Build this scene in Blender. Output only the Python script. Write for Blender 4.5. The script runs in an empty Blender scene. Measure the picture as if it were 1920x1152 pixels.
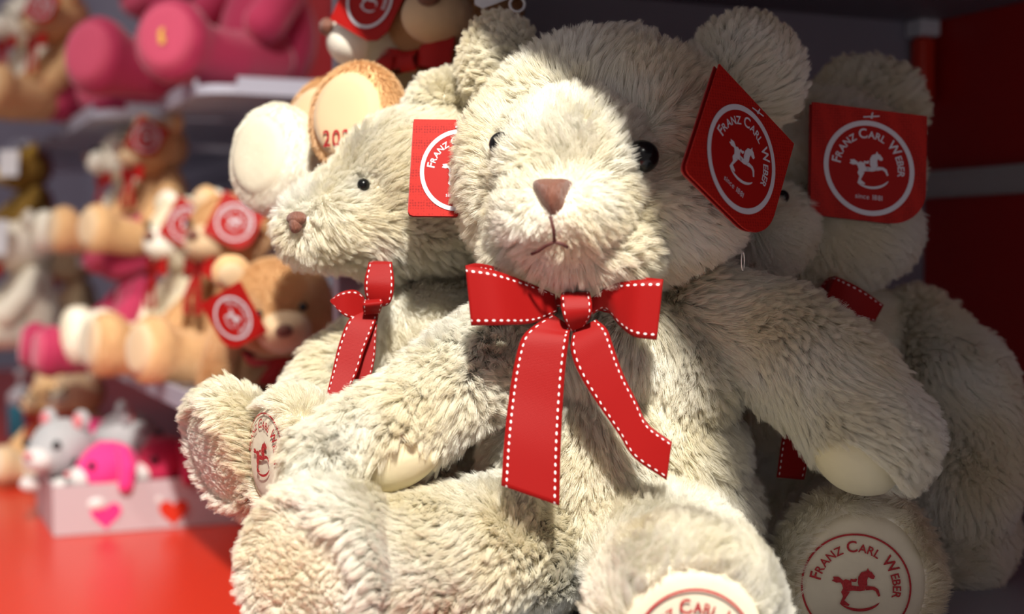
import bpy, bmesh, math, random
import numpy as np
from mathutils import Vector, Matrix
from mathutils.bvhtree import BVHTree
from mathutils.kdtree import KDTree
from mathutils.geometry import tessellate_polygon

SC = bpy.context.scene
COL = SC.collection
DENS = 1.0                     # fur density

# ------------------------------------------------------------------ camera
F_PX = 2667.0
PITCH = math.atan(91 / F_PX)
cam_data = bpy.data.cameras.new('camera')
cam_data.sensor_width = 36; cam_data.lens = 50.0
cam = bpy.data.objects.new('camera', cam_data); COL.objects.link(cam)
cam.location = (0, 0, 0); cam.rotation_euler = (math.pi / 2 - PITCH, 0, 0)
cam_data.clip_start = 0.02
cam_data.dof.use_dof = True
cam_data.dof.focus_distance = 0.965
cam_data.dof.aperture_fstop = 3.6
SC.camera = cam
SC.cycles.adaptive_threshold = 0.07
SC.cycles.max_bounces = 6; SC.cycles.diffuse_bounces = 5; SC.cycles.glossy_bounces = 2; SC.cycles.transmission_bounces = 3
FW = Vector((0, math.cos(PITCH), -math.sin(PITCH)))
UP = Vector((0, math.sin(PITCH), math.cos(PITCH)))
RX = Vector((1, 0, 0))

def ray(px, py):
    return (RX * ((px - 960) / F_PX) + UP * ((576 - py) / F_PX) + FW)
def P(px, py, d):
    return ray(px, py) * d
def R(px, d):
    return px / F_PX * d

# ------------------------------------------------------------------ light
SC.view_settings.view_transform = 'Standard'
SC.view_settings.look = 'None'
SC.view_settings.exposure = 0.0
SC.view_settings.gamma = 1.0
world = bpy.data.worlds.new('shop_ambience'); SC.world = world
world.use_nodes = True
bg = world.node_tree.nodes['Background']
bg.inputs['Color'].default_value = (0.88, 0.80, 0.84, 1)
bg.inputs['Strength'].default_value = 0.39

def lamp(name, kind, loc, target, energy, color, **kw):
    ld = bpy.data.lights.new(name, kind); ld.energy = energy; ld.color = color
    for k, v in kw.items(): setattr(ld, k, v)
    o = bpy.data.objects.new(name, ld); COL.objects.link(o)
    o.location = loc
    o.rotation_euler = (Vector(target) - Vector(loc)).to_track_quat('-Z', 'Y').to_euler()
    return o
# ceiling spotlights of the aisle, to the left of and behind the camera
lamp('ceiling_spot', 'SPOT', (0.11, -0.75, 1.75), (0.0, 1.0, -0.05), 560, (1.0, 0.96, 0.87), shadow_soft_size=0.07, spot_size=math.radians(46), spot_blend=0.6)
lamp('ceiling_spot', 'SPOT', (-1.5, 0.9, 1.75), (-0.60, 2.2, -0.22), 105, (1.0, 0.93, 0.84), shadow_soft_size=0.09, spot_size=math.radians(54), spot_blend=0.8)

# ------------------------------------------------------------------ materials
def rgb(h):
    r, g, b = [int(h[i:i+2], 16) / 255 for i in (0, 2, 4)]
    f = lambda c: c / 12.92 if c <= .04045 else ((c + .055) / 1.055) ** 2.4
    return (f(r), f(g), f(b), 1)

def mat_plain(name, col, rough=0.5, metal=0.0, noise=0.0, nscale=40, bump=0.0, sheen=0.0, spec=0.5, stretch=None):
    m = bpy.data.materials.new(name); m.use_nodes = True
    nt = m.node_tree; b = nt.nodes['Principled BSDF']
    b.inputs['Base Color'].default_value = col; b.inputs['Roughness'].default_value = rough
    b.inputs['Metallic'].default_value = metal
    b.inputs['Specular IOR Level'].default_value = spec
    if sheen:
        b.inputs['Sheen Weight'].default_value = sheen; b.inputs['Sheen Roughness'].default_value = 0.4
    if noise or bump:
        tc = nt.nodes.new('ShaderNodeTexCoord'); nz = nt.nodes.new('ShaderNodeTexNoise')
        mp = nt.nodes.new('ShaderNodeMapping'); nt.links.new(tc.outputs['Object'], mp.inputs[0]); nt.links.new(mp.outputs[0], nz.inputs['Vector'])
        if stretch: mp.inputs['Scale'].default_value = stretch
        nz.inputs['Scale'].default_value = nscale; nz.inputs['Detail'].default_value = 6
        if noise:
            mx = nt.nodes.new('ShaderNodeMix'); mx.data_type = 'RGBA'
            mx.inputs['A'].default_value = tuple(c * (1 - noise) for c in col[:3]) + (1,)
            mx.inputs['B'].default_value = tuple(min(1, c * (1 + noise)) for c in col[:3]) + (1,)
            nt.links.new(nz.outputs['Fac'], mx.inputs['Factor']); nt.links.new(mx.outputs['Result'], b.inputs['Base Color'])
        if bump:
            bp = nt.nodes.new('ShaderNodeBump'); bp.inputs['Strength'].default_value = bump; bp.inputs['Distance'].default_value = 0.002
            nt.links.new(nz.outputs['Fac'], bp.inputs['Height']); nt.links.new(bp.outputs[0], b.inputs['Normal'])
    return m

def mat_fur(name, c1, c2, transl=0.3, nscale=14):
    """strand shader: diffuse plus light passing through, a faint sheen, colour drifting in patches"""
    m = bpy.data.materials.new(name); m.use_nodes = True
    nt = m.node_tree; nt.nodes.clear(); N = nt.nodes.new; L = nt.links.new
    out = N('ShaderNodeOutputMaterial')
    tc = N('ShaderNodeTexCoord'); nz = N('ShaderNodeTexNoise'); nz.inputs['Scale'].default_value = nscale; nz.inputs['Detail'].default_value = 3
    L(tc.outputs['Object'], nz.inputs['Vector'])
    rp = N('ShaderNodeValToRGB'); rp.color_ramp.elements[0].position = .38; rp.color_ramp.elements[1].position = .64
    rp.color_ramp.elements[0].color = c1; rp.color_ramp.elements[1].color = c2
    L(nz.outputs['Fac'], rp.inputs[0])
    d = N('ShaderNodeBsdfDiffuse'); t = N('ShaderNodeBsdfTranslucent'); g = N('ShaderNodeBsdfAnisotropic')
    g.inputs['Roughness'].default_value = 0.38; g.inputs['Color'].default_value = (1, 1, 1, 1)
    L(rp.outputs[0], d.inputs[0]); L(rp.outputs[0], t.inputs[0])
    m1 = N('ShaderNodeMixShader'); m1.inputs[0].default_value = transl; L(d.outputs[0], m1.inputs[1]); L(t.outputs[0], m1.inputs[2])
    m2 = N('ShaderNodeMixShader'); m2.inputs[0].default_value = 0.055; L(m1.outputs[0], m2.inputs[1]); L(g.outputs[0], m2.inputs[2])
    L(m2.outputs[0], out.inputs[0])
    return m

def mat_ribbon(name, col):
    """grosgrain: fine cross ribs in the bump and white running stitches along both edges (UV: x across, y metres along)"""
    m = bpy.data.materials.new(name); m.use_nodes = True
    nt = m.node_tree; b = nt.nodes['Principled BSDF']; N = nt.nodes.new; L = nt.links.new
    uv = N('ShaderNodeUVMap'); sp = N('ShaderNodeSeparateXYZ'); L(uv.outputs[0], sp.inputs[0])
    def math_(op, a, bb=None, cc=None):
        n = N('ShaderNodeMath'); n.operation = op
        for i, v in enumerate((a, bb, cc)):
            if v is None: continue
            if isinstance(v, (int, float)): n.inputs[i].default_value = v
            else: L(v, n.inputs[i])
        return n.outputs[0]
    x, y = sp.outputs[0], sp.outputs[1]
    e = math_('MINIMUM', x, math_('SUBTRACT', 1.0, x))           # distance to nearer edge
    dx = math_('DIVIDE', math_('SUBTRACT', e, 0.085), 0.019)
    fr = math_('FRACT', math_('DIVIDE', y, 0.0047))
    dy = math_('DIVIDE', math_('SUBTRACT', fr, 0.5), 0.24)
    rr = math_('ADD', math_('POWER', math_('ABSOLUTE', dx), 2.0), math_('POWER', math_('ABSOLUTE', dy), 2.0))
    st = math_('LESS_THAN', rr, 1.0)
    mx = N('ShaderNodeMix'); mx.data_type = 'RGBA'; mx.inputs['A'].default_value = col; mx.inputs['B'].default_value = (.85, .8, .8, 1)
    L(st, mx.inputs['Factor']); L(mx.outputs['Result'], b.inputs['Base Color'])
    rib = math_('SINE', math_('MULTIPLY', y, 6500.0))
    h = math_('ADD', math_('MULTIPLY', rib, 0.5), math_('MULTIPLY', st, 2.5))
    bp = N('ShaderNodeBump'); bp.inputs['Strength'].default_value = .35; bp.inputs['Distance'].default_value = .0002
    L(h, bp.inputs['Height']); L(bp.outputs[0], b.inputs['Normal'])
    b.inputs['Roughness'].default_value = .5; b.inputs['Specular IOR Level'].default_value = .15; b.inputs['Sheen Weight'].default_value = .04
    return m

def mat_tag(name):
    m = bpy.data.materials.new(name); m.use_nodes = True
    nt = m.node_tree; b = nt.nodes['Principled BSDF']; N = nt.nodes.new; L = nt.links.new
    tc = N('ShaderNodeTexCoord'); v = N('ShaderNodeTexVoronoi'); v.inputs['Scale'].default_value = 520; v.inputs['Randomness'].default_value = .25
    L(tc.outputs['Object'], v.inputs['Vector'])
    mx = N('ShaderNodeMix'); mx.data_type = 'RGBA'
    mx.inputs['A'].default_value = (.24, .006, .005, 1); mx.inputs['B'].default_value = (.44, .016, .010, 1)
    mr = N('ShaderNodeMapRange'); mr.inputs[1].default_value = .15; mr.inputs[2].default_value = .55
    L(v.outputs['Distance'], mr.inputs[0]); L(mr.outputs[0], mx.inputs['Factor']); L(mx.outputs['Result'], b.inputs['Base Color'])
    b.inputs['Roughness'].default_value = .5; b.inputs['Specular IOR Level'].default_value = .15
    return m

M = {}
CREAM1, CREAM2 = (.95, .89, .72, 1), (.98, .96, .88, 1)
M['cream_fur'] = mat_fur('cream_fur', CREAM1, CREAM2, .50)
M['cream_skin'] = mat_plain('cream_backing', (.93, .87, .74, 1), .9, noise=.05)
M['cream_pad'] = mat_plain('cream_short_pile', (.68, .61, .46, 1), .9, noise=.10, nscale=60, bump=.5, sheen=.1)
M['smooth_pad'] = mat_plain('cream_velour', (.66, .58, .38, 1), .85, noise=.05, nscale=80, bump=.2, sheen=.1)
M['brown_fur'] = mat_fur('golden_brown_fur', (.64, .38, .17, 1), (.78, .52, .28, 1), .2)
M['brown_skin'] = mat_plain('golden_brown_plush', (.68, .42, .20, 1), .9, noise=.15, nscale=60, bump=.4, sheen=.3)
M['tan_pad'] = mat_plain('tan_velour', (.66, .47, .28, 1), .85, noise=.06, sheen=.3)
M['olive_skin'] = mat_plain('olive_plush', (.27, .15, .02, 1), .9, noise=.3, nscale=50, bump=.4)
M['olive_pad'] = mat_plain('mustard_plush', (.55, .36, .05, 1), .9, noise=.1)
M['pink_skin'] = mat_plain('deep_pink_plush', (.42, .022, .08, 1), .85, noise=.12, nscale=30, bump=.3, sheen=.35)
M['pink_pad'] = mat_plain('rose_plush', (.58, .07, .14, 1), .85, noise=.08, nscale=30, sheen=.4)
M['hot_pink'] = mat_plain('hot_pink_plush', (.82, .03, .22, 1), .85, noise=.1, nscale=60, bump=.4, sheen=.3)
M['crimson'] = mat_plain('crimson_plush', (.45, .008, .06, 1), .85, noise=.1, nscale=60, bump=.4, sheen=.3)
M['grey_plush'] = mat_plain('pale_grey_plush', (.40, .40, .41, 1), .9, noise=.1, nscale=60, bump=.4, sheen=.3)
M['white_plush'] = mat_plain('white_plush', (.68, .65, .63, 1), .9, noise=.06, nscale=60, bump=.3, sheen=.3)
M['rose_patch'] = mat_plain('rose_felt', (.65, .20, .22, 1), .8)
M['eye'] = mat_plain('black_bead', (.004, .004, .004, 1), .22, spec=.3)
M['nose'] = mat_plain('brown_satin_stitch', (.19, .07, .042, 1), .5, noise=.35, nscale=900, bump=.8, sheen=.2, stretch=(1, 1, .15))
M['thread'] = mat_plain('dark_brown_thread', (.09, .025, .02, 1), .7)
M['ribbon'] = mat_ribbon('red_grosgrain_ribbon', (.27, .004, .0035, 1))
M['tag_red'] = mat_tag('red_printed_card')
M['tag_flat'] = mat_plain('plain_red_print', (.36, .009, .007, 1), .5, spec=.15)
M['tag_back'] = mat_plain('dark_red_card', (.30, .006, .006, 1), .5)
M['silver'] = mat_plain('silver_print', (.62, .62, .66, 1), .4)
M['embroidery'] = mat_plain('red_embroidery', (.40, .012, .016, 1), .6, noise=.3, nscale=700, bump=.6)
M['gold_thread'] = mat_plain('gold_thread', (.75, .42, .05, 1), .5)
M['clear'] = mat_plain('clear_plastic', (.8, .78, .72, 1), .2)
M['white_plastic'] = mat_plain('white_plastic', (.75, .76, .80, 1), .3)
M['grey_panel'] = mat_plain('violet_grey_laminate', (.30, .285, .34, 1), .5, noise=.03, nscale=6)
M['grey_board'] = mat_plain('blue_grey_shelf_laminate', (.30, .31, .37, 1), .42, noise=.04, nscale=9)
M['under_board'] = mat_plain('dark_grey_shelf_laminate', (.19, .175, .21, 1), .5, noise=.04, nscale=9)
M['tray'] = mat_plain('painted_grey_metal', (.42, .42, .50, 1), .35)
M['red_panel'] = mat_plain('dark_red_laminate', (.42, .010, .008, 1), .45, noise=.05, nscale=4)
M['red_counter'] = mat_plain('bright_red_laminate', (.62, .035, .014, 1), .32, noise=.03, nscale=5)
M['rail'] = mat_plain('brushed_steel', (.62, .60, .58, 1), .35, metal=.3)
M['pale_wall'] = mat_plain('pale_violet_paint', (.42, .40, .48, 1), .8, noise=.03, nscale=3)
M['floor'] = mat_plain('pale_grey_tile', (.42, .40, .40, 1), .5, noise=.05, nscale=5)
M['box_card'] = mat_plain('pale_pink_card', (.52, .42, .44, 1), .6)
M['teal'] = mat_plain('teal_liquid_plastic', (.03, .25, .36, 1), .3)
M['white_card'] = mat_plain('white_card', (.8, .8, .82, 1), .5)

# ------------------------------------------------------------------ object helpers
def link(o, parent=None):
    COL.objects.link(o)
    if parent is not None: o.parent = parent
    return o
def thing(name, label, cat, group=None):
    o = bpy.data.objects.new(name, None); COL.objects.link(o)
    o.empty_display_size = .05
    tag(o, label, cat, group); return o
def tag(o, label, cat, group=None, kind=None):
    o['label'] = label; o['category'] = cat
    if group: o['group'] = group
    if kind: o['kind'] = kind
    return o
def mesh_obj(name, verts, faces, mats, parent=None, smooth=True, fmat=None, uvs=None):
    me = bpy.data.meshes.new(name); me.from_pydata([tuple(v) for v in verts], [], faces); 
    if not isinstance(mats, (list, tuple)): mats = [mats]
    for m in mats: me.materials.append(m)
    if fmat is not None: me.polygons.foreach_set('material_index', fmat)
    if uvs is not None:
        l = me.uv_layers.new(name='UVMap')
        for i, lp in enumerate(me.loops): l.data[i].uv = uvs[lp.vertex_index]
    me.polygons.foreach_set('use_smooth', [smooth] * len(me.polygons))
    me.update()
    return link(bpy.data.objects.new(name, me), parent)

def frame_from(n, up=Vector((0, 0, 1))):
    n = Vector(n).normalized(); x = up.cross(n)
    if x.length < 1e-4: x = Vector((1, 0, 0))
    x.normalize(); y = n.cross(x).normalized()
    return x, y, n

_ico = {}
def ico(sub):
    if sub not in _ico:
        bm = bmesh.new(); bmesh.ops.create_icosphere(bm, subdivisions=sub, radius=1)
        V = np.array([v.co[:] for v in bm.verts]); Fc = [[v.index for v in f.verts] for f in bm.faces]; bm.free()
        _ico[sub] = (V, Fc)
    return _ico[sub]

class E_:   # one lobe of a stuffed shape
    def __init__(s, c, r, axes=None, flat=False):
        s.c = Vector(c); s.r = (r, r, r) if isinstance(r, (int, float)) else tuple(r); s.axes = axes; s.flat = flat
def lobes_mesh(lobes, sub=3):
    V0, F0 = ico(sub); VV, FF = [], []
    for e in lobes:
        V = V0.copy()
        if e.flat:
            rho = np.minimum(1, np.sqrt(V[:, 0]**2 + V[:, 1]**2)); V[:, 2] = np.sign(V[:, 2]) * (1 - rho**3) ** (1/3)
        V = V * np.array(e.r)
        if e.axes: A = np.array([tuple(a) for a in e.axes]); V = V @ A
        V = V + np.array(e.c[:]); off = sum(len(v) for v in VV)
        VV.append(V); FF += [[i + off for i in f] for f in F0]
    return np.vstack(VV), FF

def stuffed(name, lobes, voxel, mat, parent, smooth_it=6, sub=3):
    """merge lobes into one continuous skin"""
    V, Fc = lobes_mesh(lobes, sub)
    me = bpy.data.meshes.new(name); me.from_pydata(V.tolist(), [], Fc); me.update()
    o = bpy.data.objects.new(name, me); COL.objects.link(o)
    r = o.modifiers.new('r', 'REMESH'); r.mode = 'VOXEL'; r.voxel_size = voxel
    s = o.modifiers.new('s', 'SMOOTH'); s.factor = .5; s.iterations = smooth_it
    dg = bpy.context.evaluated_depsgraph_get()
    nm = bpy.data.meshes.new_from_object(o.evaluated_get(dg))
    o.modifiers.clear(); o.data = nm; bpy.data.meshes.remove(me); nm.name = name
    nm.materials.clear(); nm.materials.append(mat)
    nm.polygons.foreach_set('use_smooth', [True] * len(nm.polygons))
    if parent is not None: o.parent = parent
    return o

def chain(pts, rads, step=.3):
    """lobes strung along a bent limb"""
    out = []
    for i in range(len(pts) - 1):
        a, b = Vector(pts[i]), Vector(pts[i+1]); L = (b - a).length
        n = max(2, int(L / (min(rads[i], rads[i+1]) * step)))
        for k in range(n + (i == len(pts) - 2)):
            t = k / n; out.append(E_(a.lerp(b, t), rads[i] * (1 - t) + rads[i+1] * t))
    return out

def bvh_of(o):
    me = o.data
    return BVHTree.FromPolygons([v.co.copy() for v in me.vertices], [tuple(p.vertices) for p in me.polygons])
def hit(bvh, px, py):
    d = ray(px, py).normalized()
    loc, nrm, i, dist = bvh.ray_cast(Vector((0, 0, 0)), d)
    return loc, nrm

# ------------------------------------------------------------------ fur
def wob(Pp, f, seed):
    r = np.random.RandomState(seed); out = np.zeros((len(Pp), 3))
    for k in range(4):
        w = r.normal(size=(3, 3)) * f; ph = r.uniform(0, 6.28, 3)
        out += np.sin(Pp @ w.T + ph)
    return out / 2.2

def fur(surface, count, length, rad, mat, seed=1, comb=None, lenf=None, keep=None, clump=.0036, lay=.68, stiff=.74, parent=None, npts=5, clumpw=.60, wobf=60, name='fur'):
    me = surface.data; me.calc_loop_triangles()
    nv = len(me.vertices); V = np.empty(nv * 3); me.vertices.foreach_get('co', V); V = V.reshape(-1, 3)
    NN = np.empty(nv * 3); me.vertices.foreach_get('normal', NN); NN = NN.reshape(-1, 3)
    nt = len(me.loop_triangles); T = np.empty(nt * 3, dtype=np.int32); me.loop_triangles.foreach_get('vertices', T); T = T.reshape(-1, 3)
    A = np.linalg.norm(np.cross(V[T[:, 1]] - V[T[:, 0]], V[T[:, 2]] - V[T[:, 0]]), axis=1)
    rs = np.random.RandomState(seed); n = int(count * DENS)
    idx = rs.choice(nt, n, p=A / A.sum()); u, v = rs.rand(n), rs.rand(n); fl = u + v > 1; u[fl] = 1 - u[fl]; v[fl] = 1 - v[fl]
    w = 1 - u - v; t = T[idx]
    Rt = V[t[:, 0]] * w[:, None] + V[t[:, 1]] * u[:, None] + V[t[:, 2]] * v[:, None]
    Nm = NN[t[:, 0]] * w[:, None] + NN[t[:, 1]] * u[:, None] + NN[t[:, 2]] * v[:, None]
    Nm /= np.linalg.norm(Nm, axis=1)[:, None]
    if keep is not None:
        k = keep(Rt); Rt, Nm = Rt[k], Nm[k]; n = len(Rt)
    cb = comb(Rt) if comb is not None else np.tile(np.array([0, 0, -1.0]), (n, 1))
    cb = cb / (np.linalg.norm(cb, axis=1)[:, None] + 1e-9)
    sw = wob(Rt, wobf, seed + 7)
    d = cb * lay + sw * .42
    d -= Nm * np.sum(d * Nm, axis=1)[:, None]
    L = np.full(n, float(length)) * rs.uniform(.72, 1.15, n)
    if lenf is not None: L *= lenf(Rt)
    # tufts
    area = A.sum() / 2; nc = max(20, int(area / (clump ** 2)))
    ci = rs.choice(n, min(nc, n), replace=False)
    kd = KDTree(len(ci))
    for j, q in enumerate(Rt[ci].tolist()): kd.insert(q, j)
    kd.balance(); find = kd.find
    near = np.fromiter((find(q)[1] for q in Rt.tolist()), dtype=np.int64, count=n)
    jit = rs.normal(size=(len(ci), 3)) * .2
    cd = Nm[ci] * stiff + d[ci] + jit; cd /= np.linalg.norm(cd, axis=1)[:, None]
    cl = L[ci] * rs.uniform(.85, 1.15, len(ci))
    cR = Rt[ci]
    own = Nm * stiff + d + rs.normal(size=(n, 3)) * .13; own /= np.linalg.norm(own, axis=1)[:, None]
    droop = np.array([0, 0, -1.0]) * .12 + 0
    pts = np.empty((n, npts, 3)); tt = np.linspace(0, 1, npts)
    curl = rs.normal(size=(n, 3)) * .05 * length
    for k, s in enumerate(tt):
        bend = (d + droop) * (s * s * .45)
        p_own = Rt + (own * s + bend) * L[:, None]
        bendc = (d[ci] + droop) * (s * s * .45)
        p_c = cR + (cd * s + bendc) * cl[:, None]
        cw = clumpw * s ** 1.1
        p = p_own * (1 - cw) + p_c[near] * cw + curl * math.sin(s * 3.1)
        pts[:, k] = p
    c = bpy.data.hair_curves.new(name); c.add_curves([npts] * n)
    c.position_data.foreach_set('vector', pts.reshape(-1))
    ra = c.attributes.new('radius', 'FLOAT', 'POINT')
    prof = np.interp(tt, [0, .55, 1], [1, .85, .18]); rr = (rs.uniform(.8, 1.2, n)[:, None] * prof[None, :] * rad).astype(np.float32)
    ra.data.foreach_set('value', rr.reshape(-1))
    c.materials.append(mat)
    return link(bpy.data.objects.new(name, c), parent if parent is not None else surface)

def away(origin, grav=.35):
    o = np.array(origin[:])
    def f(Rt):
        d = Rt - o; d /= np.linalg.norm(d, axis=1)[:, None]; d[:, 2] -= grav; return d
    return f
def toward(vec):
    v = np.array(Vector(vec).normalized()[:])
    return lambda Rt: np.tile(v, (len(Rt), 1))
def shorten(spots):
    """spots: (point, radius, factor)"""
    def f(Rt):
        s = np.ones(len(Rt))
        for p, r, k in spots:
            dd = np.linalg.norm(Rt - np.array(p[:]), axis=1) / r
            s *= k + (1 - k) * np.clip(dd, 0, 1) ** 2 * (dd < 1) + 0 if False else np.where(dd < 1, k + (1 - k) * dd ** 2, 1)
        return s
    return f

# ------------------------------------------------------------------ sole pads
class Disc:
    """the rounded end of a foot: centre, normal, half sizes; also maps flat designs onto its dome"""
    def __init__(s, c, n, rx, ry, rn, up=Vector((0, 0, 1)), roll=0, pw=3):
        s.c = Vector(c); x, y, nn = frame_from(n, up)
        cr, sr = math.cos(roll), math.sin(roll)
        s.x = x * cr + y * sr; s.y = y * cr - x * sr; s.n = nn; s.rx, s.ry, s.rn = rx, ry, rn; s.pw = pw
    def lobe(s): return E_(s.c, (s.rx, s.ry, s.rn), (s.x, s.y, s.n), True)
    def at(s, a, b, lift=0.0):
        rho = min(.995, math.hypot(a, b)); z = (1 - rho ** s.pw) ** (1/s.pw)
        return s.c + s.x * (a * s.rx) + s.y * (b * s.ry) + s.n * (s.rn * z + lift)
    def pad(s, name, mat, parent, k=.84, lift=.0015, rings=14, seg=48):
        vs = [s.at(0, 0, lift)]; fs = []
        for i in range(1, rings + 1):
            r = k * i / rings
            l = lift if i < rings else -.003
            for j in range(seg):
                t = 2 * math.pi * j / seg; vs.append(s.at(r * math.cos(t), r * math.sin(t), l))
        for j in range(seg): fs.append((0, 1 + j, 1 + (j + 1) % seg))
        for i in range(rings - 1):
            a, b = 1 + i * seg, 1 + (i + 1) * seg
            for j in range(seg):
                j2 = (j + 1) % seg; fs.append((a + j, b + j, b + j2, a + j2))
        return mesh_obj(name, vs, fs, mat, parent)
    def keep(s, k=.80):
        X, Y, Nn, C0 = [np.array(v[:]) for v in (s.x, s.y, s.n, s.c)]
        def f(Rt):
            q = Rt - C0; a = q @ X / s.rx; b = q @ Y / s.ry; h = q @ Nn
            return ~((a*a + b*b < k*k) & (h > 0))
        return f

# ------------------------------------------------------------------ the maker's emblem: ring, curved lettering, rocking horse
_gl = {}
def glyph(ch, bold=.018):
    if (ch, bold) in _gl: return _gl[(ch, bold)]
    cu = bpy.data.curves.new('g', 'FONT'); cu.body = ch; cu.size = 1; cu.offset = bold; cu.resolution_u = 4; cu.fill_mode = 'FRONT'
    o = bpy.data.objects.new('g', cu); COL.objects.link(o)
    dg = bpy.context.evaluated_depsgraph_get(); me = bpy.data.meshes.new_from_object(o.evaluated_get(dg))
    V = np.array([v.co[:2] for v in me.vertices]) if len(me.vertices) else np.zeros((0, 2)); Fc = [tuple(p.vertices) for p in me.polygons]
    bpy.data.objects.remove(o); bpy.data.curves.remove(cu); bpy.data.meshes.remove(me)
    x0, x1 = (V[:, 0].min(), V[:, 0].max()) if len(V) else (0, .3)
    _gl[(ch, bold)] = (V - np.array([x0, 0]) if len(V) else V, Fc, x1 - x0)
    return _gl[(ch, bold)]

class Flat:
    def __init__(s): s.v = []; s.f = []
    def add(s, V, Fc):
        o = len(s.v); s.v += [tuple(p) for p in V]; s.f += [tuple(i + o for i in f) for f in Fc]
    def poly(s, pts):
        pts = [Vector((p[0], p[1], 0)) for p in pts]; s.add([(p.x, p.y) for p in pts], tessellate_polygon([pts]))
    def ring(s, rx, ry, w, n=72, a0=0, a1=2 * math.pi, cx=0, cy=0, taper=False):
        V, Fc = [], []
        for i in range(n + 1):
            t = a0 + (a1 - a0) * i / n; ww = w * (math.sin(math.pi * i / n) ** .5 if taper else 1)
            V += [(cx + (rx - ww/2) * math.cos(t), cy + (ry - ww/2) * math.sin(t)), (cx + (rx + ww/2) * math.cos(t), cy + (ry + ww/2) * math.sin(t))]
        Fc = [(2*i, 2*i+1, 2*i+3, 2*i+2) for i in range(n)]; s.add(V, Fc)
    def arc_text(s, words, rx, ry, a0, a1, size):
        chars = []
        for wi, w in enumerate(words):
            if wi: chars.append((' ', size * .8))
            for i, c in enumerate(w): chars.append((c, size if i == 0 else size * .74))
        wd = [(glyph(c)[2] if c != ' ' else .25) * z for c, z in chars]; gap = 1.0
        # spread evenly along the arc
        tot = sum(wd); n = len(chars); arc = abs(a1 - a0) * (rx + ry) / 2; sp = (arc - tot) / (n - 1)
        pos = 0
        for (c, z), w in zip(chars, wd):
            mid = pos + w / 2; t = a0 + (a1 - a0) * mid / arc; pos += w + sp
            if c == ' ': continue
            V, Fc, gw = glyph(c)
            ct, st = math.cos(t), math.sin(t); px, py = rx * ct, ry * st
            tx, ty = st, -ct; ux, uy = ct, st
            Q = [(px + (x * z - w/2) * tx + y * z * ux, py + (x * z - w/2) * ty + y * z * uy) for x, y in V]
            s.add(Q, Fc)
    def line_text(s, txt, cx, cy, size, bold=.0, slope=0):
        ws = [glyph(c, bold)[2] if c != ' ' else .28 for c in txt]; tot = sum(ws) + .12 * (len(txt) - 1); x = -tot / 2 * size
        for c, w in zip(txt, ws):
            if c != ' ':
                V, Fc, _ = glyph(c, bold); s.add([(cx + x + a * size, cy + b * size + slope * (x + a * size)) for a, b in V], Fc)
            x += (w + .12) * size
    def horse(s, k=1.0, cx=0, cy=0):
        T = lambda pts: [(cx + x * k, cy + y * k) for x, y in pts]
        # head, neck, chest
        s.poly(T([(.02,.30),(.08,.42),(.20,.47),(.23,.55),(.27,.48),(.33,.46),(.42,.36),(.40,.29),(.33,.29),(.26,.33),(.24,.24),(.26,.12),(.20,.04),(.06,.06),(.02,.14)]))
        # trunk
        s.poly(T([(-.34,.16),(-.28,.20),(-.14,.17),(-.12,.06),(.06,.06),(.20,.04),(.22,-.02),(.10,-.06),(-.10,-.07),(-.24,-.12),(-.32,-.04),(-.36,.06)]))
        # tail
        s.poly(T([(-.34,.16),(-.46,.24),(-.60,.22),(-.56,.16),(-.62,.12),(-.50,.08),(-.40,.10),(-.36,.06)]))
        # hind legs
        s.poly(T([(-.32,-.04),(-.24,-.12),(-.14,-.10),(-.20,-.22),(-.26,-.34),(-.12,-.43),(-.14,-.47),(-.36,-.45),(-.34,-.38),(-.30,-.24),(-.36,-.14)]))
        # fore leg, bent and reaching forward
        s.poly(T([(.20,.04),(.26,.10),(.44,.10),(.54,.04),(.60,-.12),(.55,-.14),(.48,-.02),(.40,.02),(.24,-.02)]))
        # saddle outline
        s.poly(T([(-.10,.15),(-.02,.16),(0,.24),(-.04,.25),(-.08,.22),(-.16,.23),(-.17,.18)]))
        s.poly(T([(-.09,.04),(.0,.03),(0,-.045),(-.05,-.05),(-.09,-.02)]))
        s.ring(.62 * k, .46 * k, .075 * k, 30, math.radians(232), math.radians(334), cx + .04 * k, cy - .08 * k, True)
    def build(s, name, mapper, mat, parent, thick=0):
        vs = [mapper(x, y) for x, y in s.v]
        return mesh_obj(name, vs, s.f, mat, parent, smooth=False)

def emblem(thin=False):
    e = Flat()
    e.ring(.955, .955, .035 if thin else .105)
    e.arc_text(['FRANZ', 'CARL', 'WEBER'], .64, .64, math.radians(176), math.radians(-10), .285)
    e.horse(.72, 0, -.02)
    return e
EMB = emblem(); EMB_T = emblem(True)
EMB_S = Flat(); EMB_S.line_text('since 1881', 0, -.66, .15)

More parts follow.
